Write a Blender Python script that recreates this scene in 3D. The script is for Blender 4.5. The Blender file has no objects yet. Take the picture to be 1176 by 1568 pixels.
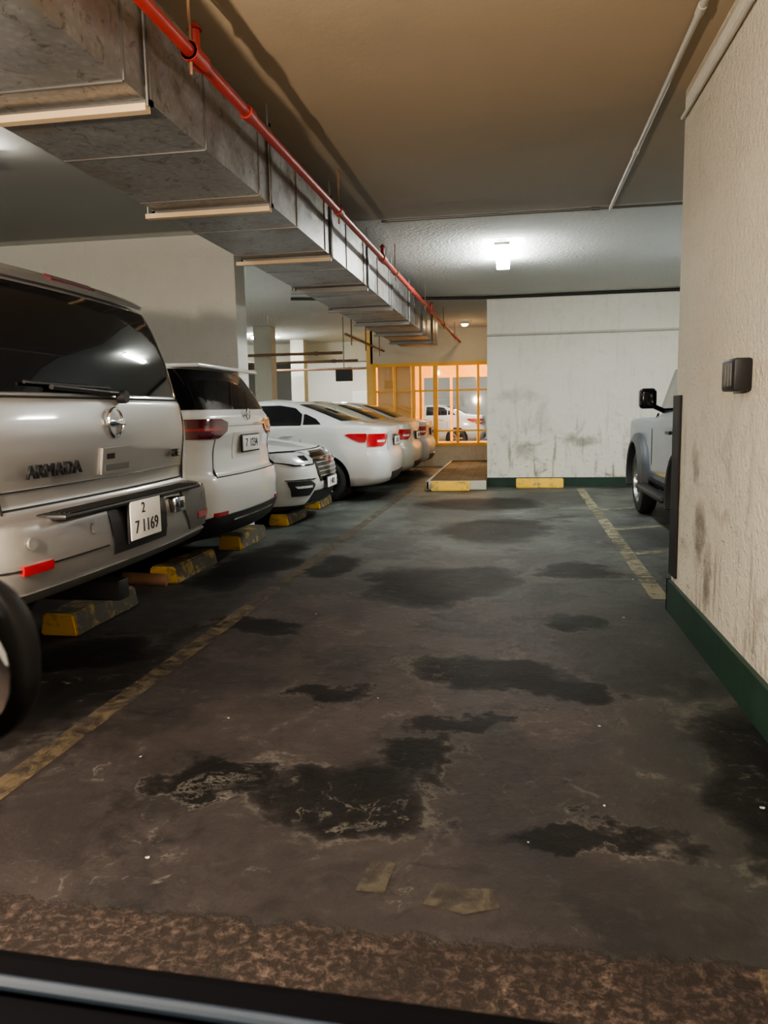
import bpy, bmesh, math, random
from mathutils import Vector, Matrix
random.seed(4)
scene=bpy.context.scene
COL=scene.collection
CZ=3.13   # ceiling height

# ------------------------------------------------------------------ node helpers
class NT:
    def __init__(s,name):
        s.m=bpy.data.materials.new(name); s.m.use_nodes=True
        s.t=s.m.node_tree; s.t.nodes.clear()
        s.out=s.t.nodes.new('ShaderNodeOutputMaterial')
        s.b=s.t.nodes.new('ShaderNodeBsdfPrincipled')
        s.t.links.new(s.b.outputs[0],s.out.inputs[0])
        s.tc=s.t.nodes.new('ShaderNodeTexCoord')
    def lk(s,a,b): s.t.links.new(a,b)
    def inp(s,sock,v):
        if hasattr(v,'is_output') or isinstance(v,bpy.types.NodeSocket): s.lk(v,sock)
        else: sock.default_value=v
    def math(s,op,a,b=0.0,c=0.0,clamp=False):
        n=s.t.nodes.new('ShaderNodeMath'); n.operation=op; n.use_clamp=clamp
        s.inp(n.inputs[0],a); s.inp(n.inputs[1],b)
        if op in('MULTIPLY_ADD','SMOOTH_MIN','COMPARE'): s.inp(n.inputs[2],c)
        return n.outputs[0]
    def vec(s,op,a,b=(0,0,0)):
        n=s.t.nodes.new('ShaderNodeVectorMath'); n.operation=op
        s.inp(n.inputs[0],a); s.inp(n.inputs[1],b)
        return n.outputs['Value'] if op in('LENGTH','DISTANCE') else n.outputs[0]
    def noise(s,scale,detail=4,rough=.55,vec=None,dist=0,col=False):
        n=s.t.nodes.new('ShaderNodeTexNoise'); n.inputs['Scale'].default_value=scale
        n.inputs['Detail'].default_value=detail; n.inputs['Roughness'].default_value=rough
        n.inputs['Distortion'].default_value=dist
        s.lk(vec if vec is not None else s.tc.outputs['Object'],n.inputs['Vector'])
        return n.outputs['Color' if col else 'Fac']
    def voro(s,scale,feat='F1',vec=None):
        n=s.t.nodes.new('ShaderNodeTexVoronoi'); n.feature=feat; n.inputs['Scale'].default_value=scale
        s.lk(vec if vec is not None else s.tc.outputs['Object'],n.inputs['Vector'])
        return n.outputs['Distance']
    def mr(s,v,a,b,c=0.0,d=1.0,smooth=True):
        n=s.t.nodes.new('ShaderNodeMapRange'); n.interpolation_type='SMOOTHSTEP' if smooth else 'LINEAR'
        s.inp(n.inputs[0],v)
        for i,x in enumerate((a,b,c,d)): n.inputs[i+1].default_value=x
        return n.outputs[0]
    def mix(s,f,a,b,mode='MIX'):
        n=s.t.nodes.new('ShaderNodeMix'); n.data_type='RGBA'; n.blend_type=mode
        s.inp(n.inputs[0],f)
        for k,v in ((6,a),(7,b)):
            if isinstance(v,tuple) and len(v)==3: v=(*v,1)
            s.inp(n.inputs[k],v)
        return n.outputs[2]
    def sep(s,v=None):
        n=s.t.nodes.new('ShaderNodeSeparateXYZ'); s.lk(v if v is not None else s.tc.outputs['Object'],n.inputs[0]); return n.outputs
    def bump(s,hgt,strength=.3,dist=.01):
        n=s.t.nodes.new('ShaderNodeBump'); n.inputs['Strength'].default_value=strength; n.inputs['Distance'].default_value=dist
        s.lk(hgt,n.inputs['Height']); s.lk(n.outputs[0],s.b.inputs['Normal'])
    def set(s,**k):
        for a,v in k.items():
            a=a.replace('_',' ')
            if isinstance(v,tuple) and len(v)==3: v=(*v,1)
            s.inp(s.b.inputs[a],v)
        return s

def simple(name,col,rough=.5,metal=0,coat=0,var=.12,scale=8,bump=0,**kw):
    n=NT(name)
    c=n.mix(n.noise(scale,3),tuple(x*(1-var) for x in col),tuple(min(1,x*(1+var)) for x in col))
    n.set(Base_Color=c,Roughness=rough,Metallic=metal,**kw)
    if coat: n.set(Coat_Weight=coat,Coat_Roughness=.05)
    if bump: n.bump(n.noise(scale*8,4),bump,.005)
    return n.m
def emis(name,col,st):
    n=NT(name); n.set(Base_Color=(.8,.8,.8),Emission_Color=col,Emission_Strength=st); return n.m

# ------------------------------------------------------------------ materials
def paint(name,col,metal=0.0,rough=.32):
    n=NT(name); dirt=n.noise(3,4); s=n.sep()
    c=n.mix(dirt,tuple(x*.93 for x in col),col)
    c=n.mix(n.mr(s[2],.35,.85,.35,0),c,tuple(min(x,y) for x,y in zip(col,(.20,.18,.15))))   # darker brown low on the body
    n.set(Base_Color=c,Metallic=metal,Roughness=rough,Coat_Weight=.8,Coat_Roughness=.06)
    return n.m
M_silver=paint('paint_silver',(.37,.36,.355),.6,.36)
M_white=paint('paint_white',(.76,.77,.77))
M_white2=paint('paint_pearl',(.70,.70,.68))
M_gold=paint('paint_champagne',(.60,.57,.47),.2)
M_blue=paint('paint_bluegray',(.075,.105,.155),.2,.4)
M_cglass=simple('car_glass',(.006,.006,.008),.04,0,var=.05,coat=.5)
M_black=simple('black_plastic',(.018,.018,.02),.45,bump=.05)
M_gloss=simple('gloss_black',(.01,.01,.012),.12)
M_grayp=simple('gray_plastic',(.10,.10,.10),.42)
M_darkp=simple('dark_gray_plastic',(.045,.048,.052),.5)
M_seam=simple('panel_gap',(.01,.01,.01),.8)
M_chrome=simple('chrome',(.75,.75,.76),.12,1,var=.03)
M_letter=simple('badge_letter',(.04,.04,.045),.3,.5)
M_tyre=simple('tyre_rubber',(.02,.02,.02),.75,bump=.2)
M_rim=simple('alloy_rim',(.5,.5,.5),.25,.9)
M_red=simple('red_lens',(.40,.01,.012),.1,coat=1,scale=30)
M_redb=simple('bright_red_lens',(.50,.012,.02),.12,coat=1,scale=30)
M_dred=simple('dark_red_lens',(.11,.004,.014),.08,coat=1,scale=30)
M_clear=simple('clear_lens',(.75,.77,.8),.15,.3,coat=1,scale=20,var=.3)
M_plate=simple('plate_white',(.8,.8,.78),.4,var=.03)
M_ink=simple('plate_ink',(.015,.015,.02),.5)
M_paper=simple('litter_paper',(.5,.48,.44),.8,var=.2)

def plaster(name,col,bumpS=.4,scuff=.5,dark=(.16,.14,.12),scale=1.0,spots=()):
    n=NT(name); s=n.sep(); P=n.tc.outputs['Object']
    big=n.noise(.6*scale,4); mid=n.noise(4*scale,6,.65)
    c=n.mix(big,tuple(x*.84 for x in col),col)
    c=n.mix(n.mr(mid,.55,.8,0,.4),c,tuple(x*.7 for x in col))
    low=n.mr(s[2],.15,1.6,1,0)
    sc=n.noise(2.3,7,.72,dist=1.2)
    m=n.math('MULTIPLY',n.mr(sc,.50,.68),n.math('MULTIPLY_ADD',low,.85,.12))
    c=n.mix(n.math('MULTIPLY',m,scuff),c,dark)
    st=n.t.nodes.new('ShaderNodeMapping'); n.lk(P,st.inputs[0]); st.inputs['Scale'].default_value=(7,7,.9)
    streak=n.noise(1.6,5,.6,vec=st.outputs[0])
    c=n.mix(n.math('MULTIPLY',n.mr(streak,.54,.70),n.math('MULTIPLY',n.math('ADD',low,.15),scuff*.85)),c,dark)
    st2=n.t.nodes.new('ShaderNodeMapping'); n.lk(P,st2.inputs[0]); st2.inputs['Rotation'].default_value=(.5,.4,.3); st2.inputs['Scale'].default_value=(3,3,9)
    scr=n.noise(3,8,.8,vec=st2.outputs[0],dist=.3)
    c=n.mix(n.math('MULTIPLY',n.mr(scr,.58,.64),n.math('MULTIPLY',n.math('ADD',low,.18),scuff*.9)),c,dark)
    wob=n.vec('MULTIPLY',n.vec('SUBTRACT',n.noise(5,6,.7,col=True),(.5,.5,.5)),(.35,.35,.35))
    for (cx,cy,cz,rx,ry,rz,k) in spots:
        v=n.vec('MULTIPLY',n.vec('SUBTRACT',n.vec('ADD',P,wob),(cx,cy,cz)),(1/rx,1/ry,1/rz))
        c=n.mix(n.math('MULTIPLY',n.mr(n.vec('LENGTH',v),.3,1.1,k,0),n.mr(mid,.3,.6,.4,1)),c,dark)
    n.set(Base_Color=c,Roughness=.8)
    h=n.math('ADD',n.noise(28,5,.6),n.math('MULTIPLY',n.noise(90,2),.4))
    n.bump(h,bumpS,.02)
    return n.m
M_wallR=plaster('plaster_cream',(.75,.715,.615),1.0,.65,spots=[(1,4.35,.62,9,.16,.22,.8),(1,4.15,.40,9,.12,.25,.8),(1,4.45,.95,9,.1,.12,.6),(1,3.9,.75,9,.2,.06,.4)])
M_wallF=plaster('plaster_white',(.79,.775,.70),.35,.85,(.20,.18,.14),spots=[(1.1,13,.75,.35,9,.12,.7),(2.1,13,.8,.2,9,.10,.6),(.2,13,.6,.25,9,.2,.6),(.1,13,1.5,.5,9,.12,.3),(.5,13,1.1,.15,9,.35,.3)])
M_wallL=plaster('plaster_left',(.70,.69,.64),.3,.3)
M_beam=plaster('plaster_beam',(.62,.60,.52),.3,.2)

def ceiling_mat():
    n=NT('ceiling_paint_warmlit'); s=n.sep()
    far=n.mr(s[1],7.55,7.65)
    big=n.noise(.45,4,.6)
    near=n.mix(big,(.40,.32,.23),(.52,.41,.29))  # brown of the near part is warm lamplight put into the colour
    near=n.mix(n.mr(s[1],4.5,7.5,0,.8),near,(.42,.40,.36))  # painted warm light fades to grey further in
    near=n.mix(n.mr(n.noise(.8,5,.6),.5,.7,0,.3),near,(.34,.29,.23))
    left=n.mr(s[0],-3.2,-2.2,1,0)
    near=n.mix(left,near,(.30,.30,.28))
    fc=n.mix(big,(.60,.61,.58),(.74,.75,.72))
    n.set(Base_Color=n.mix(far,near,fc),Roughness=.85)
    h=n.math('MULTIPLY',n.noise(22,5,.65),n.math('MULTIPLY_ADD',far,.96,.04))
    n.bump(h,1,.035)
    return n.m
M_ceil=ceiling_mat()

def floor_mat():
    n=NT('floor_painted_concrete'); s=n.sep(); P=n.tc.outputs['Object']
    warp=n.vec('SUBTRACT',n.noise(1.3,6,.65,col=True),(.5,.5,.5))
    warpf=n.vec('SUBTRACT',n.noise(5,6,.7,col=True),(.5,.5,.5))
    wp=n.vec('ADD',P,n.vec('MULTIPLY',warp,(1.6,1.6,0)))
    wp2=n.vec('ADD',n.vec('ADD',P,n.vec('MULTIPLY',warp,(.9,.9,0))),n.vec('MULTIPLY',warpf,(.32,.32,0)))
    n1=n.noise(.7,6,.6,vec=wp); n2=n.noise(2.6,8,.68,dist=.6); n3=n.noise(14,6,.7); n4=n.noise(1.5,6,.6,vec=wp); n5=n.noise(3.4,7,.62,vec=wp)
    gx=n.math('ADD',n.mr(s[0],.2,1.0),n.mr(s[1],4.5,8.5),clamp=True)
    gx=n.math('MULTIPLY_ADD',n1,.5,n.math('SUBTRACT',gx,.25),clamp=True)
    base=n.mix(gx,(.046,.038,.038),(.060,.068,.063))
    base=n.mix(n.mr(n2,.35,.68),base,n.mix(gx,(.072,.060,.058),(.125,.138,.126)))
    base=n.mix(n.mr(n1,.46,.58,0,.6),base,(.022,.021,.021))
    base=n.mix(n.mr(n4,.53,.62,0,.6),base,(.017,.017,.017))
    base=n.mix(n.mr(n5,.55,.66,0,.5),base,(.016,.016,.016))
    base=n.mix(n.mr(n3,.52,.75,0,.30),base,(.13,.127,.115))
    nearR=n.math('MULTIPLY',n.mr(s[0],.2,.9),n.mr(s[1],4.5,6.5,1,0))
    base=n.mix(n.math('MULTIPLY',nearR,.6),base,(.016,.020,.019))
    base=n.mix(n.mr(s[1],1.8,4.2,.50,0),base,(.012,.0115,.012))  # shade over the near end, put into the floor colour
    st=None
    for (cx,cy,rx,ry) in [(-.62,5.6,.60,.75),(-.30,5.9,.45,.45),(-.2,8.3,.70,.95),(-.10,3.7,.44,.30),(.25,3.55,.25,.2),(-.58,2.45,.30,.26),(-.35,2.75,.22,.16),(-1.0,2.5,.22,.14),(-1.55,4.4,.30,.22),(-.4,10.6,1.0,.8),(.55,6.2,.30,.35),(-2.2,3.3,.45,.8),(-2.2,6.4,.35,1.3),(1.0,2.6,.4,.9),(-.9,3.4,.2,.12),(.4,4.6,.25,.2),(-.2,3.0,.2,.1),(-1.5,6.2,.25,.5),(.2,2.3,.3,.10)]:  # stains, plus shade painted under the parked cars
        v=n.vec('MULTIPLY',n.vec('SUBTRACT',wp2,(cx,cy,0)),(1/rx,1/ry,0))
        m=n.mr(n.vec('LENGTH',v),.65,1.15,1,0)
        st=m if st is None else n.math('MAXIMUM',st,m)
    stm=n.math('MULTIPLY',st,n.mr(n2,.25,.6,1,.85))
    base=n.mix(n.math('MULTIPLY',stm,.95),base,(.007,.007,.007))
    tide=n.math('MULTIPLY',n.mr(st,.03,.2),n.mr(st,.2,.5,1,0))
    base=n.mix(n.math('MULTIPLY',tide,n.mr(n2,.4,.6,.03,.35)),base,(.14,.135,.12))
    ring=n.mr(n.math('ABSOLUTE',n.math('SUBTRACT',n4,.5)),.0,.008,1,0)
    base=n.mix(n.math('MULTIPLY',ring,n.mr(n2,.45,.6,0,.6)),base,(.012,.012,.012))
    ring2=n.mr(n.math('ABSOLUTE',n.math('SUBTRACT',n1,.455)),.0,.007,1,0)
    base=n.mix(n.math('MULTIPLY',ring2,n.mr(n2,.5,.6,0,.5)),base,(.14,.135,.12))
    sc=n.noise(4.5,8,.75,dist=2)
    base=n.mix(n.mr(sc,.60,.70,0,.45),base,(.14,.137,.125))
    edge=n.math('ADD',s[1],n.math('MULTIPLY',n.math('SUBTRACT',n3,.5),.16))
    strip=n.mr(edge,1.72,1.76,1,0)
    gr=n.noise(34,6,.78,dist=.4)
    sc2=n.mix(n.mr(gr,.45,.68),(.024,.018,.016),(.120,.090,.076))
    base=n.mix(strip,base,n.mix(n.mr(n2,.35,.6,0,.6),sc2,(.022,.018,.017)))
    n.set(Base_Color=base)
    r=n.math('MULTIPLY_ADD',n2,.35,.42)
    n.set(Roughness=n.math('MAXIMUM',r,n.math('MULTIPLY',strip,.9)))
    n.set(Specular_IOR_Level=n.math('MULTIPLY',n.math('MULTIPLY_ADD',n.mr(s[1],4,10),.25,.20),n.math('MULTIPLY_ADD',stm,-.5,1.0)))
    h=n.math('ADD',n.math('MULTIPLY',n2,.5),n.math('MULTIPLY',n3,.35))
    h=n.math('ADD',h,n.math('MULTIPLY',n.math('MULTIPLY',gr,strip),1.2))
    n.bump(h,.5,.025)
    return n.m
M_floor=floor_mat()

def worn_paint(name,col,worn=.5,mx_=.85):
    n=NT(name)
    k=n.noise(9,8,.75,dist=.6); k2=n.noise(1.2,4)
    m=n.mr(n.math('ADD',k,n.math('MULTIPLY',n.math('SUBTRACT',k2,.5),.6)),worn-.12,worn+.12,mx_,0)
    n.set(Base_Color=n.mix(n.noise(20,4),tuple(x*.6 for x in col),col),Roughness=.7)
    tr=n.t.nodes.new('ShaderNodeBsdfTransparent'); mx=n.t.nodes.new('ShaderNodeMixShader')
    n.lk(m,mx.inputs[0]); n.lk(tr.outputs[0],mx.inputs[1]); n.lk(n.b.outputs[0],mx.inputs[2]); n.lk(mx.outputs[0],n.out.inputs[0])
    return n.m
M_line=worn_paint('worn_yellow_paint',(.17,.13,.08),.51,.72)
M_line2=worn_paint('worn_pale_paint',(.38,.35,.24),.54,.85)
M_line3=worn_paint('worn_patch_paint',(.10,.088,.065),.48,.65)

def stop_mat(name,a,b,lo,hi):
    n=NT(name); k=n.noise(8,7,.7,dist=.4)
    n.set(Base_Color=n.mix(n.mr(k,lo,hi),a,b),Roughness=.7); n.bump(n.noise(40,4),.3,.01); return n.m
M_stopY=stop_mat('wheel_stop_yellow',(.88,.55,.08),(.34,.26,.13),.50,.66)
M_stopW=stop_mat('wheel_stop_worn',(.32,.215,.05),(.065,.056,.042),.38,.52)
M_green=simple('green_skirting',(.014,.042,.028),.55,var=.5,scale=5,bump=.1)

def duct_mat():
    n=NT('galvanised_steel')
    a=n.noise(3,6,.65,dist=.8); b=n.voro(26)
    c=n.mix(a,(.20,.195,.19),(.46,.455,.45)); c=n.mix(n.mr(b,.2,.6,0,.3),c,(.18,.178,.175))
    c=n.mix(n.mr(n.noise(1.4,6,.6),.52,.68,0,.65),c,(.22,.16,.10))
    c=n.mix(n.mr(n.noise(7,8,.75,dist=2),.54,.62,0,.6),c,(.08,.075,.07))
    n.set(Base_Color=c,Metallic=.7,Roughness=n.mr(a,.3,.7,.30,.5)); n.bump(n.noise(1.5,3),.25,.05); return n.m
M_duct=duct_mat()
M_batten=simple('pale_batten',(.60,.46,.30),.6)
M_steel=simple('grey_steel',(.22,.215,.21),.45,.7)
M_redp=simple('red_pipe_paint',(.36,.035,.03),.4,var=.3)
M_rust=simple('rusty_pipe',(.22,.12,.07),.6,var=.4)
M_cond=simple('conduit_white',(.50,.48,.43),.5)
M_cable=simple('black_cable',(.02,.02,.02),.6)
M_lampb=simple('lamp_body',(.55,.55,.52),.4)
M_tubeC=emis('tube_cool',(.97,1,.95),78)
M_fillN=emis('fill_tube_neutral',(1,.93,.84),36)
M_tubeD=emis('tube_old',(1,.95,.86),18)
M_tubeW=emis('tube_warm',(1,.60,.24),110)
M_amber=simple('amber_frame',(.85,.50,.10),.5,var=.1)
M_amberw=simple('lobby_wall_warmlit',(.85,.56,.20),.7,var=.1)  # amber of the warm lobby light put into the wall colour
M_rubber=simple('black_rubber',(.010,.010,.011),.6)

# ------------------------------------------------------------------ mesh helpers
def empty(name,loc=(0,0,0),rz=0):
    o=bpy.data.objects.new(name,None); o.location=loc; o.rotation_euler=(0,0,rz); COL.objects.link(o); return o
def mk(name,bm,mats,parent=None,smooth=False,angle=35):
    me=bpy.data.meshes.new(name); bmesh.ops.recalc_face_normals(bm,faces=bm.faces[:]); bm.to_mesh(me); bm.free()
    for m in (mats if isinstance(mats,(list,tuple)) else [mats]): me.materials.append(m)
    if smooth:
        me.shade_smooth(); me.set_sharp_from_angle(angle=math.radians(angle))
    o=bpy.data.objects.new(name,me); COL.objects.link(o)
    if parent: o.parent=parent
    return o
def add_box(bm,x0,x1,y0,y1,z0,z1,mi=0,bev=0,seg=2):
    r=bmesh.ops.create_cube(bm,size=1)
    vs=r['verts']
    for v in vs: v.co=Vector(((x0+x1)/2+v.co.x*(x1-x0),(y0+y1)/2+v.co.y*(y1-y0),(z0+z1)/2+v.co.z*(z1-z0)))
    fs={f for v in vs for f in v.link_faces}
    for f in fs: f.material_index=mi
    if bev:
        es=list({e for v in vs for e in v.link_edges})
        r2=bmesh.ops.bevel(bm,geom=es,offset=bev,segments=seg,affect='EDGES',profile=.5)
        for f in r2['faces']: f.material_index=mi
    return vs
def box(name,x0,x1,y0,y1,z0,z1,mat,parent=None,bev=0):
    bm=bmesh.new(); add_box(bm,x0,x1,y0,y1,z0,z1,0,bev); return mk(name,bm,mat,parent,smooth=bev>0)
def add_cyl(bm,p,q,r,seg=12,mi=0,r2=None):
    p=Vector(p);q=Vector(q);d=q-p
    R=d.to_track_quat('Z','Y').to_matrix().to_4x4()
    res=bmesh.ops.create_cone(bm,cap_ends=True,segments=seg,radius1=r,radius2=r if r2 is None else r2,depth=d.length,matrix=Matrix.Translation((p+q)/2)@R)
    for f in {f for v in res['verts'] for f in v.link_faces}: f.material_index=mi
def pipe(name,pts,r,mat,parent=None,joints=True,seg=12):
    bm=bmesh.new()
    for a,b in zip(pts,pts[1:]):
        add_cyl(bm,a,b,r,seg)
        if joints:
            A=Vector(a);B=Vector(b);L=(B-A).length;k=1
            while k*2.0<L:
                c=A+(B-A)*(k*2.0/L); u=(B-A).normalized()*.04
                add_cyl(bm,c-u,c+u,r*1.35,seg); k+=1
    return mk(name,bm,mat,parent,smooth=True)

# ------------------------------------------------------------------ room shell
box('floor',-14,6,-6,34,-.2,0,M_floor)
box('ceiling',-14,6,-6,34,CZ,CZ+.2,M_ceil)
box('wall_right',1.0,1.45,-6,5.03,0,CZ,M_wallR)
box('wall_right_return',1.45,6,4.6,5.03,0,CZ,M_wallR)
box('wall_right_bay',5.6,6,5.03,13.05,0,CZ,M_wallF)
box('wall_front',-.42,6,13.05,13.35,0,CZ,M_wallF)
box('wall_front_side',-.42,-.12,13.35,17.8,0,CZ,M_wallF)
box('wall_behind',-14,6,-6.3,-6,0,CZ,M_wallL)
box('wall_left',-14.3,-14,-6,34,0,CZ,M_wallL)
box('wall_far',-14,6,33.7,34,0,CZ,M_wallL)
box('wall_divider',-10,-2.82,7.78,8.08,0,CZ,M_wallL)
bm=bmesh.new(); add_box(bm,.975,1.0,-6,5.055,0,.2); add_box(bm,.975,1.45,5.03,5.055,0,.2); mk('baseboard_right',bm,M_green)
box('baseboard_front',-.42,5.6,13.02,13.05,0,.15,M_green)
bm=bmesh.new(); add_box(bm,.983,.9985,4.86,5.047,.24,1.36,0,.004); add_box(bm,.985,1.1,5.032,5.047,.24,1.36,0,.004)
mk('corner_guard',bm,M_rubber)
def tile_mat():
    n=NT('paving_tiles'); s=n.sep()
    b=n.t.nodes.new('ShaderNodeTexBrick'); n.lk(n.tc.outputs['Object'],b.inputs['Vector'])
    b.offset=0; b.inputs['Scale'].default_value=4.5; b.inputs['Mortar Size'].default_value=.03; b.inputs['Brick Width'].default_value=1; b.inputs['Row Height'].default_value=1
    b.inputs['Color1'].default_value=(.12,.095,.065,1); b.inputs['Color2'].default_value=(.07,.058,.045,1); b.inputs['Mortar'].default_value=(.025,.022,.018,1)
    n.set(Base_Color=n.mix(n.mr(n.noise(3,6),.5,.7,0,.5),b.outputs[0],(.18,.165,.13)),Roughness=.75,Specular_IOR_Level=.25); return n.m
M_tile=tile_mat()
bm=bmesh.new(); add_box(bm,-1.36,-.42,12.62,17.8,0,.13,0); add_box(bm,-1.40,-.42,12.5,12.62,0,.14,1,.01); add_box(bm,-1.40,-1.36,12.5,17.8,0,.14,1)
mk('raised_walkway',bm,[M_tile,M_beam])

# ---- parking lines
bm=bmesh.new()
def quad(bm,pts,z=.004):
    bm.faces.new([bm.verts.new((x,y,z)) for x,y in pts])
quad(bm,[(-1.84,1.9),(-1.73,1.9),(-1.60,13.2),(-1.71,13.2)]); mk('parking_line',bm,M_line)
bm=bmesh.new()
quad(bm,[(.93,5.3),(1.05,5.3),(1.13,12.6),(1.01,12.6)])
for y,l in ((6.9,.9),(8.3,1.0),(9.9,1.0)): quad(bm,[(1.08,y),(1.08+l,y+.5),(1.08+l,y+.62),(1.08,y+.12)])
mk('parking_line',bm,M_line2)
bm=bmesh.new(); quad(bm,[(.55,1.55),(.95,1.5),(.95,1.72),(.56,1.74)]); mk('parking_line',bm,M_line)
bm=bmesh.new(); quad(bm,[(-.42,1.90),(-.34,1.90),(-.33,2.04),(-.40,2.06)]); quad(bm,[(-.23,1.87),(-.12,1.84),(-.03,1.88),(-.04,1.96),(-.12,1.95),(-.20,1.98)]); mk('parking_line',bm,M_line3)
# litter flakes
bm=bmesh.new()
for x,y,r in ((.355,3.1,.009),(.68,4.8,.010),(.80,2.5,.010),(-1.06,1.97,.009),(-1.2,3.0,.007),(-1.25,4.7,.008),(.05,2.2,.005),(-.6,3.3,.007),(.3,2.45,.006),(.9,5.9,.011),(-1.4,2.6,.007)):
    vs=[bm.verts.new((x+r*random.uniform(.5,1.1)*math.cos(a),y+r*random.uniform(.5,1.1)*math.sin(a),.004+random.uniform(0,.004))) for a in (0,1.2,2.6,3.7,5.1)]
    bm.faces.new(vs)
mk('litter',bm,M_paper)

# ---- wheel stops
def stop(x0,x1,y0,y1,z0=0,h=.135,allyellow=False):
    bm=bmesh.new()
    vs=add_box(bm,x0,x1,y0,y1,z0,z0+h)
    for v in vs:
        if v.co.z>z0+h*.5:
            if x1-x0<y1-y0: v.co.x+= .025 if v.co.x<(x0+x1)/2 else -.025
            else: v.co.y+= .025 if v.co.y<(y0+y1)/2 else -.025
    bmesh.ops.bevel(bm,geom=bm.edges[:],offset=.012,segments=2,affect='EDGES')
    for f in bm.faces:
        c=f.calc_center_median()
        f.material_index=0 if (allyellow or c.y<y0+.03) else 1
    return mk('wheel_stop',bm,[M_stopY,M_stopW],smooth=True)
for y0,y1 in ((4.08,4.85),(5.48,6.3),(6.93,7.7),(8.5,9.3),(10.0,10.7),(11.1,12.1),(13.4,14.4),(15.8,16.8)):
    stop(-2.80,-2.55,y0,y1)
stop(-1.3,-.68,12.3,12.48,0,.15,True)
stop(.06,.82,12.75,12.93,0,.15,True)

# ---- duct
duct=empty('air_duct',(-1.9,8,2.55))
def dbox(n,x0,x1,y0,y1,z0,z1,m,bev=0): 
    return box(n,x0+1.9,x1+1.9,y0-8,y1-8,z0-2.55,z1-2.55,m,duct,bev)
DX0,DX1,DZ0,DZ1=-2.20,-1.46,2.56,3.0
dbox('duct_body',DX0,DX1,-1.5,15.4,DZ0,DZ1,M_duct)
bm=bmesh.new(); bm2=bmesh.new()
y=-.1
while y<15.5:
    f=.02
    for (a,b,c,d) in ((DX0-f,DX0,DZ0-f,DZ1+f),(DX1,DX1+f,DZ0-f,DZ1+f),(DX0-f,DX1+f,DZ0-f,DZ0),(DX0-f,DX1+f,DZ1,DZ1+f)):
        add_box(bm,a+1.9,b+1.9,y-8-.012,y-8+.012,c-2.55,d-2.55)
    add_box(bm2 if y<7 else bm,DX0-.05+1.9,DX1+.01+1.9,y-8-.045,y-8-.0,DZ0-.05-2.55,DZ0-.022-2.55)
    for hx in (DX0-.035,DX1+.012):
        add_cyl(bm,(hx+1.9,y-8-.03,DZ0-.03-2.55),(hx+1.9,y-8-.03,CZ-.004-2.55),.006,6)
    y+=1.6
y=.5;k=0
while y<15.4:
    add_box(bm,DX1+1.9,DX1+.008+1.9,y-8-.006,y-8+.006,DZ0-2.55,DZ1-2.55)
    add_box(bm,DX0+1.9,DX1+1.9,y-8-.006,y-8+.006,DZ0-.006-2.55,DZ0-2.55); y+=.8
mk('duct_flanges',bm,M_steel,duct); mk('duct_battens',bm2,M_batten,duct)
# red sprinkler pipe
PZ=2.82
rp=empty('sprinkler_pipe',(0,0,PZ))
px=lambda y:-1.385+.0112*y
pipe('pipe_run',[(px(-2),-2,0),(px(18.2),18.2,0)],.027,M_redp,rp)
bm=bmesh.new()
for yy in (3.3,6.0,8.7,11.4,14.1,16.5):
    add_cyl(bm,(px(yy),yy,-.09),(px(yy),yy,CZ-.004-PZ),.007,6); add_cyl(bm,(px(yy),yy-.02,0),(px(yy),yy+.02,0),.038,12)
mk('pipe_hangers',bm,M_rust,rp)
bm=bmesh.new()
for yy in (3.35,7.9,12.2):
    add_cyl(bm,(px(yy),yy-.07,0),(px(yy),yy+.07,0),.040,14); add_cyl(bm,(px(yy),yy,0),(px(yy),yy,.11),.022,10); add_cyl(bm,(px(yy),yy,.11),(px(yy),yy,.14),.035,8,r2=.01)
mk('pipe_fittings',bm,M_redp,rp,smooth=True)

# ---- conduits
pipe('ceiling_conduit',[(.80,-2,CZ-.025),(.88,7.6,CZ-.025)],.016,M_cond)
pipe('ceiling_conduit',[(-1.25,7.6,CZ-.02),(5.6,7.6,CZ-.02)],.012,M_steel)
pipe('wall_conduit',[(.98,5.0,CZ-.16),(.98,1,CZ-.16)],.012,M_cond)
pipe('wall_conduit',[(-.42,13.02,2.50),(5.5,13.02,2.50)],.018,M_cond)
pipe('ceiling_cable',[(-3.5,12.2,CZ-.03),(-1.2,12.6,CZ-.06),(-.5,12.98,CZ-.03),(5.5,12.98,CZ-.03)],.024,M_cable,joints=False)

# ---- tube lamps
def lamp(x,y,along='y',mat=M_tubeC,L=1.2,w=.17,kind='tube_lamp'):
    e=empty(kind,(x,y,CZ-.004),0 if along=='y' else math.pi/2)
    bm=bmesh.new(); add_box(bm,-w*.3,w*.3,-L/2+.03,L/2-.03,-.045,0,0,.006)
    for s in (-1,1): add_box(bm,-w/2,w/2,s*L/2-.012,s*L/2+.012,-.062,-.03,0,.005)
    mk('housing',bm,M_lampb,e,smooth=True)
    bm=bmesh.new(); add_box(bm,-w/2+.01,w/2-.01,-L/2+.012,L/2-.012,-.115,-.045,0); mk('diffuser',bm,mat,e)
    return e
lamp(-.12,9.35)
lamp(-3.54,4.45,mat=M_tubeD,w=.10)
lamp(-5.9,11.0); lamp(-5.9,18); lamp(-5.2,23); lamp(-11,16); lamp(-9.5,2)
lamp(3.4,9.5)
lamp(-3.6,-1.5)  # behind the camera, added to light the near cars
lamp(-.1,.3,'x',M_fillN)  # overhead out of frame, added to light the silver SUV's rear
lamp(-4.5,29,'x')
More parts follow.
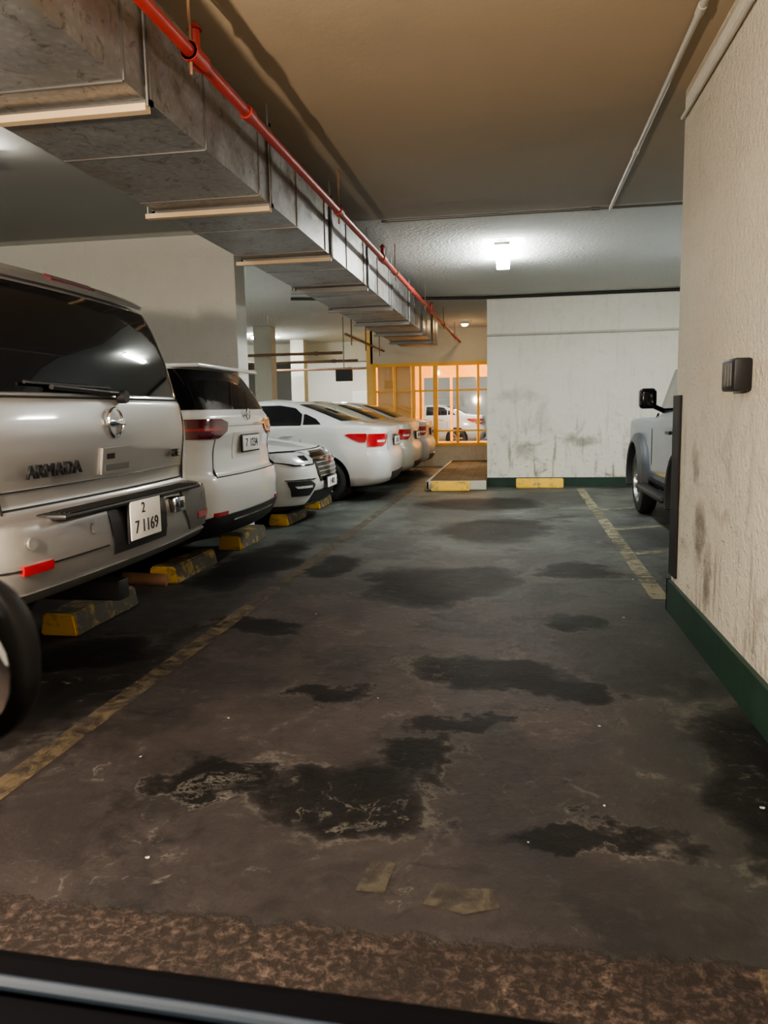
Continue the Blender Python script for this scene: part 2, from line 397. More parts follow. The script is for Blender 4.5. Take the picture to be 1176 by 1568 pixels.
def added_lamp(x,y,z,W,col,r=.04):
    e=empty('added_warm_lamp',(x,y,z))
    bm=bmesh.new(); add_cyl(bm,(0,0,.09),(0,0,DZ0-.004-z),.006,6); add_cyl(bm,(0,0,.07),(0,0,.15),.03,12); mk('cord',bm,M_black,e)
    l=bpy.data.lights.new('bulb','POINT'); l.energy=W; l.color=col; l.shadow_soft_size=r
    o=bpy.data.objects.new('bulb',l); COL.objects.link(o); o.parent=e
added_lamp(-1.60,.3,1.72,300,(1,.82,.62))  # unseen lamp, added to warm the near ceiling and cast the pipe's shadow

# ---- wall switch box
e=empty('wall_switch_box',(.999,3.60,1.425))
bm=bmesh.new(); add_box(bm,-.075,0,-.10,.10,-.07,.07,0,.012); mk('case',bm,M_black,e,smooth=True)
bm=bmesh.new()
for k in range(3): add_box(bm,-.081,-.074,-.07+k*.045,-.04+k*.045,-.05,.05,0,.004)
mk('buttons',bm,M_grayp,e,smooth=True)

# ------------------------------------------------------------------ far background
for (x,y,w) in ((-5.45,16.0,.38),(-5.6,19.3,.35),(-3.75,21,.4),(-9.2,21,.5)):
    bm=bmesh.new(); add_box(bm,x,x+w,y,y+w,0,CZ,0,.01); mk('column',bm,M_beam)
box('beam_cross',-14,-3.4,20.3,20.7,2.62,CZ,M_beam)
box('wall_back_office',-6.9,-3.4,25.0,25.3,0,CZ,M_wallL)
bm=bmesh.new(); add_box(bm,-5.2,-4.4,24.96,24.995,1.3,1.95,0,.01); mk('notice_board',bm,M_plate)
for z,y in ((2.50,15.7),(2.44,17.3),(2.36,19.0)):
    pipe('overhead_pipe',[(-12,y,z),(-3.45,y,z)],.03,M_rust)
bm=bmesh.new()
for yy in (14,15.4,17): add_cyl(bm,(-2.9,yy,2.5),(-2.9,yy,CZ-.004),.012,6)
add_cyl(bm,(-2.9,13.5,2.65),(-2.9,17.6,2.65),.025,8); mk('overhead_pipe',bm,M_rust)
e=empty('hanging_sign',(-3.25,14.9,2.0))
bm=bmesh.new(); add_box(bm,-.16,.16,-.06,.06,-.11,.11,0,.01); mk('panel',bm,M_black,e)
bm=bmesh.new(); add_cyl(bm,(0,0,.1),(0,0,CZ-.004-2.0),.01,6); mk('rod',bm,M_steel,e)
# ---- glazed lobby
LY=17.8
lob=empty('wall_lobby_front',(0,LY,0))
bm=bmesh.new()
add_box(bm,-3.25,-.12,0,.2,2.38,CZ,0)
add_box(bm,-3.25,-.12,0,.2,0,.48,0)
mk('header_and_sill',bm,M_beam,lob)
fr=empty('window_1',(0,LY,0))
bm=bmesh.new()
for x,w in ((-3.2,.07),(-2.72,.06),(-2.30,.08),(-2.12,.05),(-1.80,.10),(-1.27,.05),(-.80,.05),(-.50,.07)):
    add_box(bm,x,x+w,-.03,.12,.48,2.38,0)
for z,h in ((.48,.06),(.80,.04),(1.72,.04),(2.30,.08)): add_box(bm,-3.2,-.42,-.02,.10,z,z+h,0)
mk('frame',bm,M_amber,fr)
bm=bmesh.new(); add_box(bm,-3.1,-2.74,.05,.08,.5,2.3); add_box(bm,-2.66,-2.32,.05,.08,.5,2.3); mk('warmlit_panel',bm,M_amberw,fr)  # wall panels coloured as lit by the warm lobby light
def glass_mat():
    n=NT('pane_glass'); n.set(Base_Color=(.9,.95,.95),Roughness=.03,Metallic=0)
    tr=n.t.nodes.new('ShaderNodeBsdfTransparent'); mx=n.t.nodes.new('ShaderNodeMixShader'); gl=n.t.nodes.new('ShaderNodeBsdfGlossy'); gl.inputs['Roughness'].default_value=.03
    mx.inputs[0].default_value=.10; n.lk(tr.outputs[0],mx.inputs[1]); n.lk(gl.outputs[0],mx.inputs[2]); n.lk(mx.outputs[0],n.out.inputs[0]); return n.m
box('pane',-3.2,-.42,.03,.04,.5,2.35,glass_mat(),fr)
box('wall_lobby_left',-3.35,-3.2,LY,24,0,CZ,M_amberw)
box('wall_lobby_right',-.25,-.1,LY+.2,24,0,CZ,M_amberw)
bm=bmesh.new()
add_box(bm,-3.2,-.25,22.0,22.15,2.2,CZ); add_box(bm,-3.2,-2.5,22.0,22.15,0,2.2); add_box(bm,-1.0,-.94,22.0,22.15,0,2.2); add_box(bm,-1.75,-1.68,22,22.15,0,2.2); add_box(bm,-3.2,-.25,22,22.15,0,.4)
mk('wall_lobby_back',bm,M_amberw)
lamp(-1.2,20,'x',M_tubeW,L=1.0,kind='lobby_lamp'); lamp(-2.5,19.2,'y',M_tubeW,L=1.0,kind='lobby_lamp')
e=empty('bulkhead_lamp',(-1.0,16.6,CZ-.004))
bm=bmesh.new(); add_cyl(bm,(0,0,0),(0,0,-.05),.09,20); mk('housing',bm,M_lampb,e,smooth=True)
bm=bmesh.new(); add_cyl(bm,(0,0,-.05),(0,0,-.085),.075,14,r2=.045); mk('diffuser',bm,emis('bulkhead_glow',(1,.66,.32),60),e)
lamp(-1.2,25,'x'); lamp(-1.0,29,'x')  # added lamps, hidden by the header, to brighten the space behind the lobby

# ------------------------------------------------------------------ cars
class Car:
    def __init__(s,name,keys,loc,rz,paintm,dark_z,barrel=.03):
        s.e=empty(name,loc,rz); s.barrel=barrel; s.paint=paintm
        rows=[]; n=len(keys); sub=4; T=.32
        for i in range(n-1):
            for j in range(sub):
                t=j/sub; p1=keys[i];p2=keys[i+1];p0=keys[max(0,i-1)];p3=keys[min(n-1,i+2)]
                r=[]
                for a,b,c,d in zip(p0,p1,p2,p3):
                    m1=(c-a)*T if i>0 else 0; m2=(d-b)*T if i<n-2 else 0
                    lim=abs(c-b)*1.5
                    m1=max(-lim,min(lim,m1)); m2=max(-lim,min(lim,m2))
                    h00=2*t**3-3*t*t+1;h10=t**3-2*t*t+t;h01=-2*t**3+3*t*t;h11=t**3-t*t
                    r.append(h00*b+h10*m1+h01*c+h11*m2)
                rows.append(r)
        rows.append(list(keys[-1])); s.rows=rows; s.dark=dark_z
    def row(s,z):
        R=s.rows
        if z<=R[0][0]: return R[0]
        for a,b in zip(R,R[1:]):
            if a[0]<=z<=b[0] and b[0]>a[0]:
                t=(z-a[0])/(b[0]-a[0]); return [p+(q-p)*t for p,q in zip(a,b)]
        return R[-1]
    def rx(s,y,r):
        z,xr,xf,w,rr,rf,br,bf=r; a=min(1,abs(y)/w); c=max(0,min(1,(a*w-(w-rr))/rr))
        return xr+br*a*a+rr*(1-math.sqrt(max(0,1-c*c)))
    def fx(s,y,r):
        z,xr,xf,w,rr,rf,br,bf=r; a=min(1,abs(y)/w); c=max(0,min(1,(a*w-(w-rf))/rf))
        return xf-bf*a*a-rf*(1-math.sqrt(max(0,1-c*c)))
    def sy(s,x,r):
        z,xr,xf,w,rr,rf,br,bf=r; x0=xr+br+rr; x1=xf-bf-rf
        if x1<=x0: return w
        u=max(0,min(1,(x-x0)/(x1-x0))); return w+s.barrel*(1-(2*u-1)**2)
    def outline(s,r):
        z,xr,xf,w,rr,rf,br,bf=r; pts=[]; N=22
        for i in range(N):
            y=w*math.cos(math.pi*i/N); pts.append((s.rx(y,r),y,z))
        x0=xr+br+rr; x1=xf-bf-rf; S=26
        for i in range(S): 
            x=x0+(x1-x0)*i/S; pts.append((x,-s.sy(x,r),z))
        for i in range(N):
            y=-w*math.cos(math.pi*i/N); pts.append((s.fx(y,r),y,z))
        for i in range(S):
            x=x1+(x0-x1)*i/S; pts.append((x,s.sy(x,r),z))
        return pts
    def body(s,wheels,wr,wy):
        bm=bmesh.new(); prev=None
        for r in s.rows:
            cur=[bm.verts.new(p) for p in s.outline(r)]
            if prev:
                n=len(cur)
                for i in range(n):
                    f=bm.faces.new((prev[i],prev[(i+1)%n],cur[(i+1)%n],cur[i]))
                    f.material_index=1 if r[0]<=s.dark+.001 else 0
            else:
                f=bm.faces.new(cur[::-1]); f.material_index=1
            prev=cur
        bm.faces.new(prev)
        o=mk('body',bm,[s.paint,M_black],s.e,smooth=True,angle=38)
        bm=bmesh.new()
        for wx in wheels:
            for sg in (-1,1): add_cyl(bm,(wx,sg*(wy-.26),wr),(wx,sg*(wy+.4),wr),wr+.06,36,1)
        c=mk('cut',bm,[s.paint,M_black])
        c.parent=s.e
        md=o.modifiers.new('b','BOOLEAN'); md.object=c; md.operation='DIFFERENCE'; md.solver='EXACT'
        bpy.context.view_layer.update()
        dg=bpy.context.evaluated_depsgraph_get(); me=bpy.data.meshes.new_from_object(o.evaluated_get(dg))
        if len(me.polygons)>100:
            o.modifiers.clear(); o.data=me
        else: o.modifiers.clear()
        bpy.data.objects.remove(c)
        for k,wx in enumerate(wheels):
            for sg in (-1,1): s.wheel(wx,sg*wy,wr,sg,'wheel_%d'%(k*2+(sg>0)+1))
    def wheel(s,x,y,r,sg,name):
        bm=bmesh.new(); W=.21
        for i in range(6):
            n0=len(bm.verts)
            add_box(bm,r*.1,r*.645,W/2-.07,W/2-.03,-r*.075,r*.075,1,.006,1)
            bm.verts.ensure_lookup_table()
            R=Matrix.Rotation(2*math.pi*i/6,3,'Y')
            for v in bm.verts[n0:]: v.co=R@v.co
        prof=[(r*.66,-W/2+.01),(r*.8,-W/2),(r*.95,-W/2+.02),(r,-W/2+.05),(r,W/2-.05),(r*.95,W/2-.02),(r*.8,W/2),(r*.66,W/2-.01),(r*.63,W/2-.05),(r*.60,-W/2+.05)]
        n=40
        rings=[]
        for i in range(n):
            a=2*math.pi*i/n
            rings.append([bm.verts.new((math.cos(a)*p[0],p[1],math.sin(a)*p[0])) for p in prof])
        for i in range(n):
            A=rings[i];B=rings[(i+1)%n]
            for j in range(len(prof)):
                k=(j+1)%len(prof); f=bm.faces.new((A[j],A[k],B[k],B[j])); f.material_index=0 if j<7 else 1
        add_cyl(bm,(0,-W/2+.05,0),(0,-.0,0),r*.60,28,2)
        add_cyl(bm,(0,0,0),(0,W/2-.025,0),r*.15,16,1)
        o=mk(name,bm,[M_tyre,M_rim,M_black],s.e,smooth=True)
        o.location=(x,y,r); 
        if sg<0: o.rotation_euler=(0,0,math.pi)
        return o
    def pt(s,kind,a,z,off):
        def f(a,z):
            r=s.row(z)
            if kind=='rear': return Vector((s.rx(a,r),a,z))
            if kind=='front': return Vector((s.fx(a,r),a,z))
            if kind=='L': return Vector((a,s.sy(a,r),z))
            return Vector((a,-s.sy(a,r),z))
        if kind in('rear','front'):
            w=s.row(z)[3]*.997; a=max(-w,min(w,a))
        p=f(a,z); da=.004
        du=f(a-da if a>0 else a+da,z)-p; du=du if a<=0 else -du
        dv=f(a,z+.006)-f(a,z-.006)
        n=du.cross(dv)
        if n.length<1e-9: n=Vector((-1,0,0))
        n.normalize()
        out={'rear':Vector((-1,0,0)),'front':Vector((1,0,0)),'L':Vector((0,1,0)),'R':Vector((0,-1,0))}[kind]
        if kind in('rear','front') : out=out*.5+Vector((0,1 if a>0 else -1,0))*.3*abs(a)
        if n.dot(out)<0: n=-n
        return p+n*off, n
    def patch(s,kind,rows,mat,name='panel',off=.006,nc=14,sub=4,depth=.02):
        rr=[]
        for (z0,a0,b0),(z1,a1,b1) in zip(rows,rows[1:]):
            for j in range(sub):
                t=j/sub; rr.append((z0+(z1-z0)*t,a0+(a1-a0)*t,b0+(b1-b0)*t))
        rr.append(rows[-1]); bm=bmesh.new(); G=[]
        back=[]
        for z,a,b in rr:
            L=[];Bk=[]
            for i in range(nc+1):
                t=i/nc
                if kind in('rear','front') and a*b<0 and nc>=14: t=.5-.5*math.cos(math.pi*t)
                p,n=s.pt(kind,a+(b-a)*t,z,off); L.append(bm.verts.new(p)); Bk.append(p-n*depth)
            G.append(L); back.append(Bk)
        for A,B in zip(G,G[1:]):
            for i in range(nc): bm.faces.new((A[i],A[i+1],B[i+1],B[i]))
        loop=[(0,i) for i in range(nc+1)]+[(j,nc) for j in range(1,len(G))]+[(len(G)-1,i) for i in range(nc-1,-1,-1)]+[(j,0) for j in range(len(G)-2,0,-1)]
        bk=[bm.verts.new(back[j][i]) for j,i in loop]
        for k in range(len(loop)):
            j,i=loop[k]; j2,i2=loop[(k+1)%len(loop)]
            bm.faces.new((G[j][i],G[j2][i2],bk[(k+1)%len(loop)],bk[k]))
        return mk(name,bm,mat,s.e,smooth=True,angle=40)
    def part(s,name,x0,x1,y0,y1,z0,z1,mat,bev=.01): return box(name,x0,x1,y0,y1,z0,z1,mat,s.e,bev)
    def text(s,txt,x,y,z,size,mat,rear=True,lean=0,name='lettering',ext=.002,sx=1):
        c=bpy.data.curves.new(name,'FONT'); c.body=txt; c.size=size; c.extrude=ext; c.align_x='CENTER'; c.align_y='CENTER'
        c.materials.append(mat); o=bpy.data.objects.new(name,c); COL.objects.link(o); o.parent=s.e
        o.location=(x,y,z); o.scale=(sx,1,1)
        o.rotation_euler=(math.pi/2-lean,0,-math.pi/2) if rear else (math.pi/2-lean,0,math.pi/2)
        return o
    def plate(s,x,y,z,w,h,lines,rear=True,frame=M_black):
        d=-1 if rear else 1
        s.part('plate_frame',min(x,x+d*.012),max(x,x+d*.012),y-w/2-.012,y+w/2+.012,z-h/2-.012,z+h/2+.012,frame,.004)
        s.part('plate',min(x+d*.008,x+d*.018),max(x+d*.008,x+d*.018),y-w/2,y+w/2,z-h/2,z+h/2,M_plate,.003)
        for t,dy,dz,sz in lines: s.text(t,x+d*.019,y-dy if rear else y+dy,z+dz,sz,M_ink,rear,0,'plate_text')

def K(rows,rr,rf,br,bf):
    out=[]
    for z,xr,xf,w in rows:
        k=min(1,w/.6)
        out.append((z,xr,xf,w,rr*k,rf*k,br*k,bf*k))
    return out

# ---- large silver SUV
A=Car('suv',K([(.40,.60,4.9,.80),(.50,.35,5.1,.90),(.60,.06,5.18,.95),(.64,.01,5.2,.97),(.74,-.01,5.23,.98),(.87,.0,5.25,.985),(.905,.015,5.25,.985),(.92,.09,5.25,.985),(.97,.115,5.22,1.0),(1.15,.10,5.15,1.005),(1.22,.10,4.9,1.0),(1.28,.105,3.9,.995),(1.36,.12,3.75,.985),(1.39,.135,3.65,.972),(1.60,.175,3.3,.93),(1.78,.225,2.95,.88),(1.86,.26,2.8,.84),(1.91,.34,2.6,.77),(1.945,.52,2.3,.62),(1.96,.9,1.9,.35)],.15,.25,.05,.15),
      (-1.75,3.38,0),math.pi,M_silver,.50)
A.body([1.5,4.45],.40,.84)
A.patch('rear',[(1.40,-.967,.967),(1.60,-.926,.926),(1.78,-.876,.876),(1.85,-.82,.82)],M_cglass,'rear_window',nc=40)
for sd in 'LR':
    A.patch(sd,[(1.41,.34,1.35),(1.60,.40,1.35),(1.80,.50,1.35)],M_cglass,'quarter_window')
    A.patch(sd,[(1.41,1.45,2.4),(1.80,1.45,2.4)],M_cglass,'rear_door_window')
    A.patch(sd,[(1.41,2.5,3.5),(1.60,2.5,3.2),(1.80,2.5,2.9)],M_cglass,'front_door_window')
A.patch('front',[(1.40,-.85,.85),(1.80,-.72,.72)],M_cglass,'windshield')
A.patch('rear',[(1.865,-.72,.72),(1.90,-.70,.70)],M_silver,'roof_spoiler',.035,24)
A.patch('rear',[(1.873,-.18,.18),(1.893,-.18,.18)],M_dred,'brake_lamp',.042,10)
for sg in(-1,1):
    A.part('roof_rail',.95,3.0,sg*.66-.02,sg*.66+.02,1.965,1.99,M_grayp,.012)
    for x in(.95,1.8,2.9): A.part('rail_foot',x,x+.1,sg*.66-.02,sg*.66+.02,1.90,1.97,M_grayp,.008)
for sg in(-1,1):
    A.patch('rear',[(.935,sg*.80,sg*.807),(1.39,sg*.875,sg*.882)],M_seam,'tailgate_gap',.003,2)
A.patch('rear',[(1.378,-.97,.97),(1.386,-.965,.965)],M_seam,'glass_gap',.004,30,1)
A.patch('rear',[(.945,-.8,.8),(.953,-.8,.8)],M_seam,'tailgate_gap',.003,30,1)
A.patch('rear',[(1.015,-.80,.80),(1.021,-.8,.8)],M_chrome,'trim_line',.004,30,1)
A.patch('rear',[(1.035,-.14,.14),(1.155,-.13,.13)],M_silver,'handle_panel',.012,8,2)
A.patch('rear',[(1.05,-.11,.11),(1.08,-.11,.11)],M_grayp,'handle_recess',.014,8,2)
A.patch('rear',[(1.105,.03,.10),(1.13,.03,.10)],M_seam,'key_slot',.014,4,1)
def emblem(car,x,y,z,r,mat=M_chrome):
    bm=bmesh.new(); n=36
    for i in range(n):
        a=2*math.pi*i/n;b=2*math.pi*(i+1)/n
        add_cyl(bm,(0,math.cos(a)*r,math.sin(a)*r),(0,math.cos(b)*r,math.sin(b)*r),r*.12,6)
    add_box(bm,-.012,.012,-r*1.15,r*1.15,-r*.2,r*.2,0,.003)
    o=mk('emblem',bm,mat,car.e,smooth=True); o.location=(x,y,z)
emblem(A,.09,0,1.27,.066)
A.text('ARMADA',.098,.50,1.085,.078,M_letter,ext=.006,sx=1.2)
A.text('LE',.105,-.66,1.09,.06,M_letter,ext=.010,sx=1.2)
bm=bmesh.new(); add_cyl(bm,(.11,-.1,1.405),(.12,.45,1.425),.012,8); add_cyl(bm,(.12,-.1,1.39),(.08,-.1,1.39),.03,12); add_cyl(bm,(.11,.0,1.43),(.14,.6,1.44),.008,6); mk('rear_wiper',bm,M_black,A.e,smooth=True)
A.part('step_pad',-.035,.10,-.66,.66,.898,.922,M_black,.01)
bm=bmesh.new()
for k in range(5): add_box(bm,-.03+.022*k,-.022+.022*k,-.62,.62,.922,.927)
mk('step_ribs',bm,M_seam,A.e)
A.patch('rear',[(.69,-.26,.26),(.90,-.28,.28)],M_black,'plate_recess',.006,10)
A.plate(-.018,0,.82,.30,.18,[('2',-.03,.05,.07),('7 1169',0,-.035,.085)])
A.patch('rear',[(.67,-.975,-.60),(.80,-.98,-.50),(.89,-.98,-.50)],M_grayp,'bumper_corner',.010,16)
for sg in(-1,1):
    A.patch('rear',[(.72,sg*.70,sg*.86),(.755,sg*.70,sg*.86)],M_red,'reflector',.014,8,2)
    for yy in(.40,.80):
        p,nn=A.pt('rear',sg*yy,.83,.002); bm=bmesh.new(); add_cyl(bm,p,p+nn*.010,.025,16); mk('parking_sensor',bm,M_silver if sg>0 else M_grayp,A.e,smooth=True)
A.patch('rear',[(.60,-.95,.95),(.645,-.965,.965)],M_grayp,'bumper_lip',.010,30,2)
A.patch('rear',[(.735,.30,.95),(.742,.30,.95)],M_seam,'bumper_crease',.003,16,1)
bm=bmesh.new(); add_box(bm,-.05,.02,-.42,-.30,.80,.88,0,.01); add_box(bm,-.055,-.045,-.385,-.335,.82,.86,1,.004); mk('bumper_bracket',bm,[M_chrome,M_black],A.e,smooth=True)
bm=bmesh.new(); add_cyl(bm,(.35,-.45,.42),(.12,-.50,.40),.035,14); mk('exhaust_pipe',bm,M_rust,A.e,smooth=True)
A.part('tow_receiver',.10,.5,-.05,.05,.42,.52,M_black,.01)
A.part('rear_axle',1.43,1.57,-.75,.75,.33,.47,M_black,.03)

# ---- white crossover
Q=Car('suv',K([(.24,.40,4.7,.80),(.33,.10,4.9,.92),(.42,.03,4.95,.95),(.52,.0,4.98,.965),(.70,.0,5.0,.975),(.80,.02,5,.98),(.84,.055,4.97,.98),(1.0,.07,4.85,.98),(1.08,.06,4.4,.98),(1.15,.05,3.9,.975),(1.27,.065,3.75,.96),(1.33,.10,3.6,.94),(1.55,.22,3.1,.87),(1.66,.29,2.8,.80),(1.70,.37,2.6,.71),(1.73,.6,2.3,.55),(1.74,1.1,1.9,.25)],.26,.35,.09,.2),
      (-2.22,6.45,0),math.pi,M_white,.40)
Q.body([1.15,4.05],.36,.84)
Q.patch('rear',[(1.335,-.93,.93),(1.55,-.865,.865),(1.655,-.78,.78)],M_cglass,'rear_window',nc=40)
for sd in 'LR':
    Q.patch(sd,[(1.335,.46,1.35),(1.48,.52,1.35),(1.65,.64,1.35)],M_cglass,'quarter_window')
    Q.patch(sd,[(1.31,1.42,2.4),(1.63,1.42,2.4)],M_cglass,'rear_door_window')
    Q.patch(sd,[(1.31,2.48,3.4),(1.63,2.48,2.75)],M_cglass,'front_door_window')
    Q.patch(sd,[(1.13,.40,.62),(1.17,.40,.78),(1.24,.42,.7),(1.26,.42,.55)],M_dred,'tail_lamp_side',.010)
Q.patch('front',[(1.31,-.85,.85),(1.63,-.72,.72)],M_cglass,'windshield')
for sg in(-1,1):
    Q.patch('rear',[(1.11,sg*.62,sg*.97),(1.16,sg*.48,sg*.97),(1.23,sg*.44,sg*.965),(1.26,sg*.55,sg*.955)],M_dred,'tail_lamp',.012,16)
    Q.patch('rear',[(1.17,sg*.60,sg*.95),(1.19,sg*.56,sg*.95)],M_red,'lamp_strip',.015,16,1)
    Q.patch('rear',[(.50,sg*.62,sg*.80),(.53,sg*.62,sg*.80)],M_red,'reflector',.012,8,1)
Q.patch('rear',[(1.205,-.46,.46),(1.225,-.46,.46)],M_chrome,'chrome_bar',.012,20,1)
Q.part('roof_spoiler',.19,.6,-.70,.70,1.668,1.70,M_white,.014)
Q.patch('rear',[(.93,-.36,.36),(1.15,-.34,.34)],M_white2,'plate_recess',.004,10)
Q.plate(.045,0,1.05,.42,.13,[('7  1234',0,0,.10)])
Q.patch('rear',[(.80,-.72,.72),(.807,-.72,.72)],M_seam,'tailgate_gap',.003,24,1)
for sg in(-1,1): Q.patch('rear',[(.80,sg*.72,sg*.727),(1.10,sg*.66,sg*.667)],M_seam,'tailgate_gap',.003,2)
Q.patch('rear',[(.33,-.90,.90),(.36,-.93,.93),(.47,-.94,.94),(.50,-.80,.80)],M_black,'lower_bumper',.012,30)
Q.patch('rear',[(.44,-.5,.5),(.455,-.5,.5)],M_chrome,'bumper_trim',.016,20,1)
emblem(Q,.05,0,1.295,.045)
Q.part('rear_axle',1.1,1.25,-.75,.75,.28,.42,M_black,.03)

# ---- white sedan, nose to the aisle
L=4.6
C=Car('sedan',K([(.17,.3,4.3,.75),(.25,.1,4.52,.86),(.34,.05,4.56,.88),(.45,.02,4.6,.89),(.60,0,4.6,.895),(.72,.03,4.57,.90),(.80,.06,4.50,.90),(.87,.06,4.38,.89),(.94,.06,4.0,.88),(1.0,.06,3.5,.87),(1.05,.1,3.3,.84),(1.10,.35,3.15,.80),(1.28,.85,2.8,.73),(1.41,1.3,2.4,.65),(1.46,1.5,2.2,.5),(1.48,1.8,2.0,.2)],.25,.32,.08,.14),
      (-2.2-L,9.1,0),0,M_white,.25)
C.body([.95,3.62],.33,.78)
C.patch('front',[(1.06,-.78,.78),(1.28,-.68,.68),(1.40,-.60,.60)],M_cglass,'windshield')
for sd in 'LR':
    C.patch(sd,[(1.09,1.1,2.05),(1.38,1.5,2.05)],M_cglass,'rear_door_window')
    C.patch(sd,[(1.09,2.15,2.85),(1.38,2.15,2.35)],M_cglass,'front_door_window')
    C.patch(sd,[(.74,4.0,4.10),(.82,3.8,4.05),(.86,3.72,3.9)],M_clear,'head_lamp_side',.010)
for sg in(-1,1):
    C.patch('front',[(.70,sg*.50,sg*.80),(.745,sg*.46,sg*.893),(.80,sg*.45,sg*.893),(.845,sg*.55,sg*.885),(.86,sg*.70,sg*.88)],M_gloss,'head_lamp_housing',.010,18)
    C.patch('front',[(.712,sg*.54,sg*.78),(.75,sg*.49,sg*.885),(.80,sg*.49,sg*.888),(.84,sg*.62,sg*.88)],M_clear,'head_lamp',.018,18)
    C.patch('front',[(.745,sg*.60,sg*.70),(.80,sg*.60,sg*.70)],M_gloss,'projector',.022,10,2)
    C.patch('front',[(.36,sg*.60,sg*.80),(.48,sg*.52,sg*.84),(.53,sg*.62,sg*.85)],M_black,'fog_recess',.008,12)
    C.patch('front',[(.45,sg*.60,sg*.78),(.475,sg*.60,sg*.80)],M_clear,'fog_lamp',.014,10,2)
    C.patch('front',[(.54,sg*.50,sg*.86),(.552,sg*.50,sg*.86)],M_chrome,'chrome_fin',.012,12,1)
C.patch('front',[(.50,-.36,.36),(.60,-.44,.44),(.74,-.46,.46),(.80,-.42,.42),(.825,-.34,.34)],M_gloss,'grille',.010,20)
for z,wd in ((.56,.39),(.61,.42),(.66,.43),(.71,.43),(.76,.43)):
    C.patch('front',[(z,-wd,wd),(z+.010,-wd,wd)],M_chrome,'grille_bar',.018,20,1)
C.patch('front',[(.825,-.36,.36),(.84,-.36,.36)],M_chrome,'grille_top',.016,20,1)
C.patch('front',[(.24,-.62,.62),(.40,-.50,.50)],M_black,'lower_intake',.008,20)
C.plate(4.62,0,.47,.46,.12,[('5 4821',0,0,.095)],rear=False)
C.patch('front',[(.862,-.8,.8),(.868,-.8,.8)],M_seam,'hood_gap',.003,30,1)

# ---- sedans seen from the rear
SK=[(.20,.35,4.2,.72),(.27,.10,4.35,.80),(.35,.03,4.4,.84),(.50,.0,4.45,.86),(.66,.01,4.45,.865),(.74,.05,4.42,.865),(.90,.065,4.1,.86),(1.0,.05,3.5,.85),(1.07,.06,3.25,.835),(1.095,.16,3.2,.82),(1.12,.42,3.1,.785),(1.15,.60,3.0,.755),(1.30,.95,2.65,.69),(1.42,1.30,2.35,.62),(1.465,1.5,2.2,.54),(1.49,1.7,2.0,.36),(1.50,1.8,1.95,.15)]
def rear_sedan(x,y,pm,lens):
    S=Car('sedan',K(SK,.24,.3,.07,.15),(x,y,0),math.pi,pm,.25)
    S.body([.98,3.6],.32,.765)
    S.patch('rear',[(1.165,-.66,.66),(1.30,-.62,.62),(1.41,-.55,.55)],M_cglass,'rear_window',.008)
    S.patch('front',[(1.13,-.68,.68),(1.41,-.56,.56)],M_cglass,'windshield',.008)
    for sd in 'LR':
        S.patch(sd,[(1.12,1.02,1.28),(1.20,1.10,1.28),(1.27,1.25,1.28)],M_cglass,'quarter_window',.008)
        S.patch(sd,[(1.11,1.31,2.02),(1.27,1.31,2.02),(1.36,1.42,2.02),(1.40,1.65,2.02)],M_cglass,'rear_door_window',.008)
        S.patch(sd,[(1.11,2.12,2.95),(1.27,2.12,2.65),(1.39,2.12,2.35)],M_cglass,'front_door_window',.008)
        S.patch(sd,[(.86,.36,.44),(.91,.34,.56),(.97,.34,.66),(.985,.34,.60)],lens,'tail_lamp_side',.010)
        for xx in(1.30,2.07,2.95): S.patch(sd,[(.35,xx,xx+.006),(1.08,xx,xx+.006)],M_seam,'door_gap',.002,2)
        for xx in(1.4,2.2): S.patch(sd,[(.96,xx,xx+.16),(.985,xx,xx+.16)],pm,'door_handle',.03,6,1)
    for sg in(-1,1):
        S.patch('rear',[(.80,sg*.74,sg*.862),(.85,sg*.66,sg*.862),(.93,sg*.60,sg*.855),(.98,sg*.66,sg*.85)],lens,'tail_lamp',.012,14)
        S.patch('rear',[(.86,sg*.70,sg*.80),(.89,sg*.68,sg*.80)],M_clear,'reverse_lamp',.016,10,1)
        S.patch('rear',[(.74,sg*.56,sg*.566),(1.06,sg*.56,sg*.566)],M_seam,'trunk_gap',.002,2)
    S.patch('rear',[(.30,-.45,.45),(.42,-.52,.52)],M_black,'lower_bumper',.008,16)
    S.plate(.045,0,.86,.46,.12,[('8 3517',0,0,.095)])
    S.patch('rear',[(.94,-.28,.28),(.965,-.28,.28)],M_chrome,'chrome_bar',.010,12,1)
    return S
rear_sedan(-1.70,11.6,M_white,M_redb)
rear_sedan(-1.66,13.95,M_gold,M_red)
rear_sedan(-1.62,16.1,M_white2,M_red)
rear_sedan(-.9,27.2,M_white,M_redb)  # stands in for a car reflected in the lobby glass

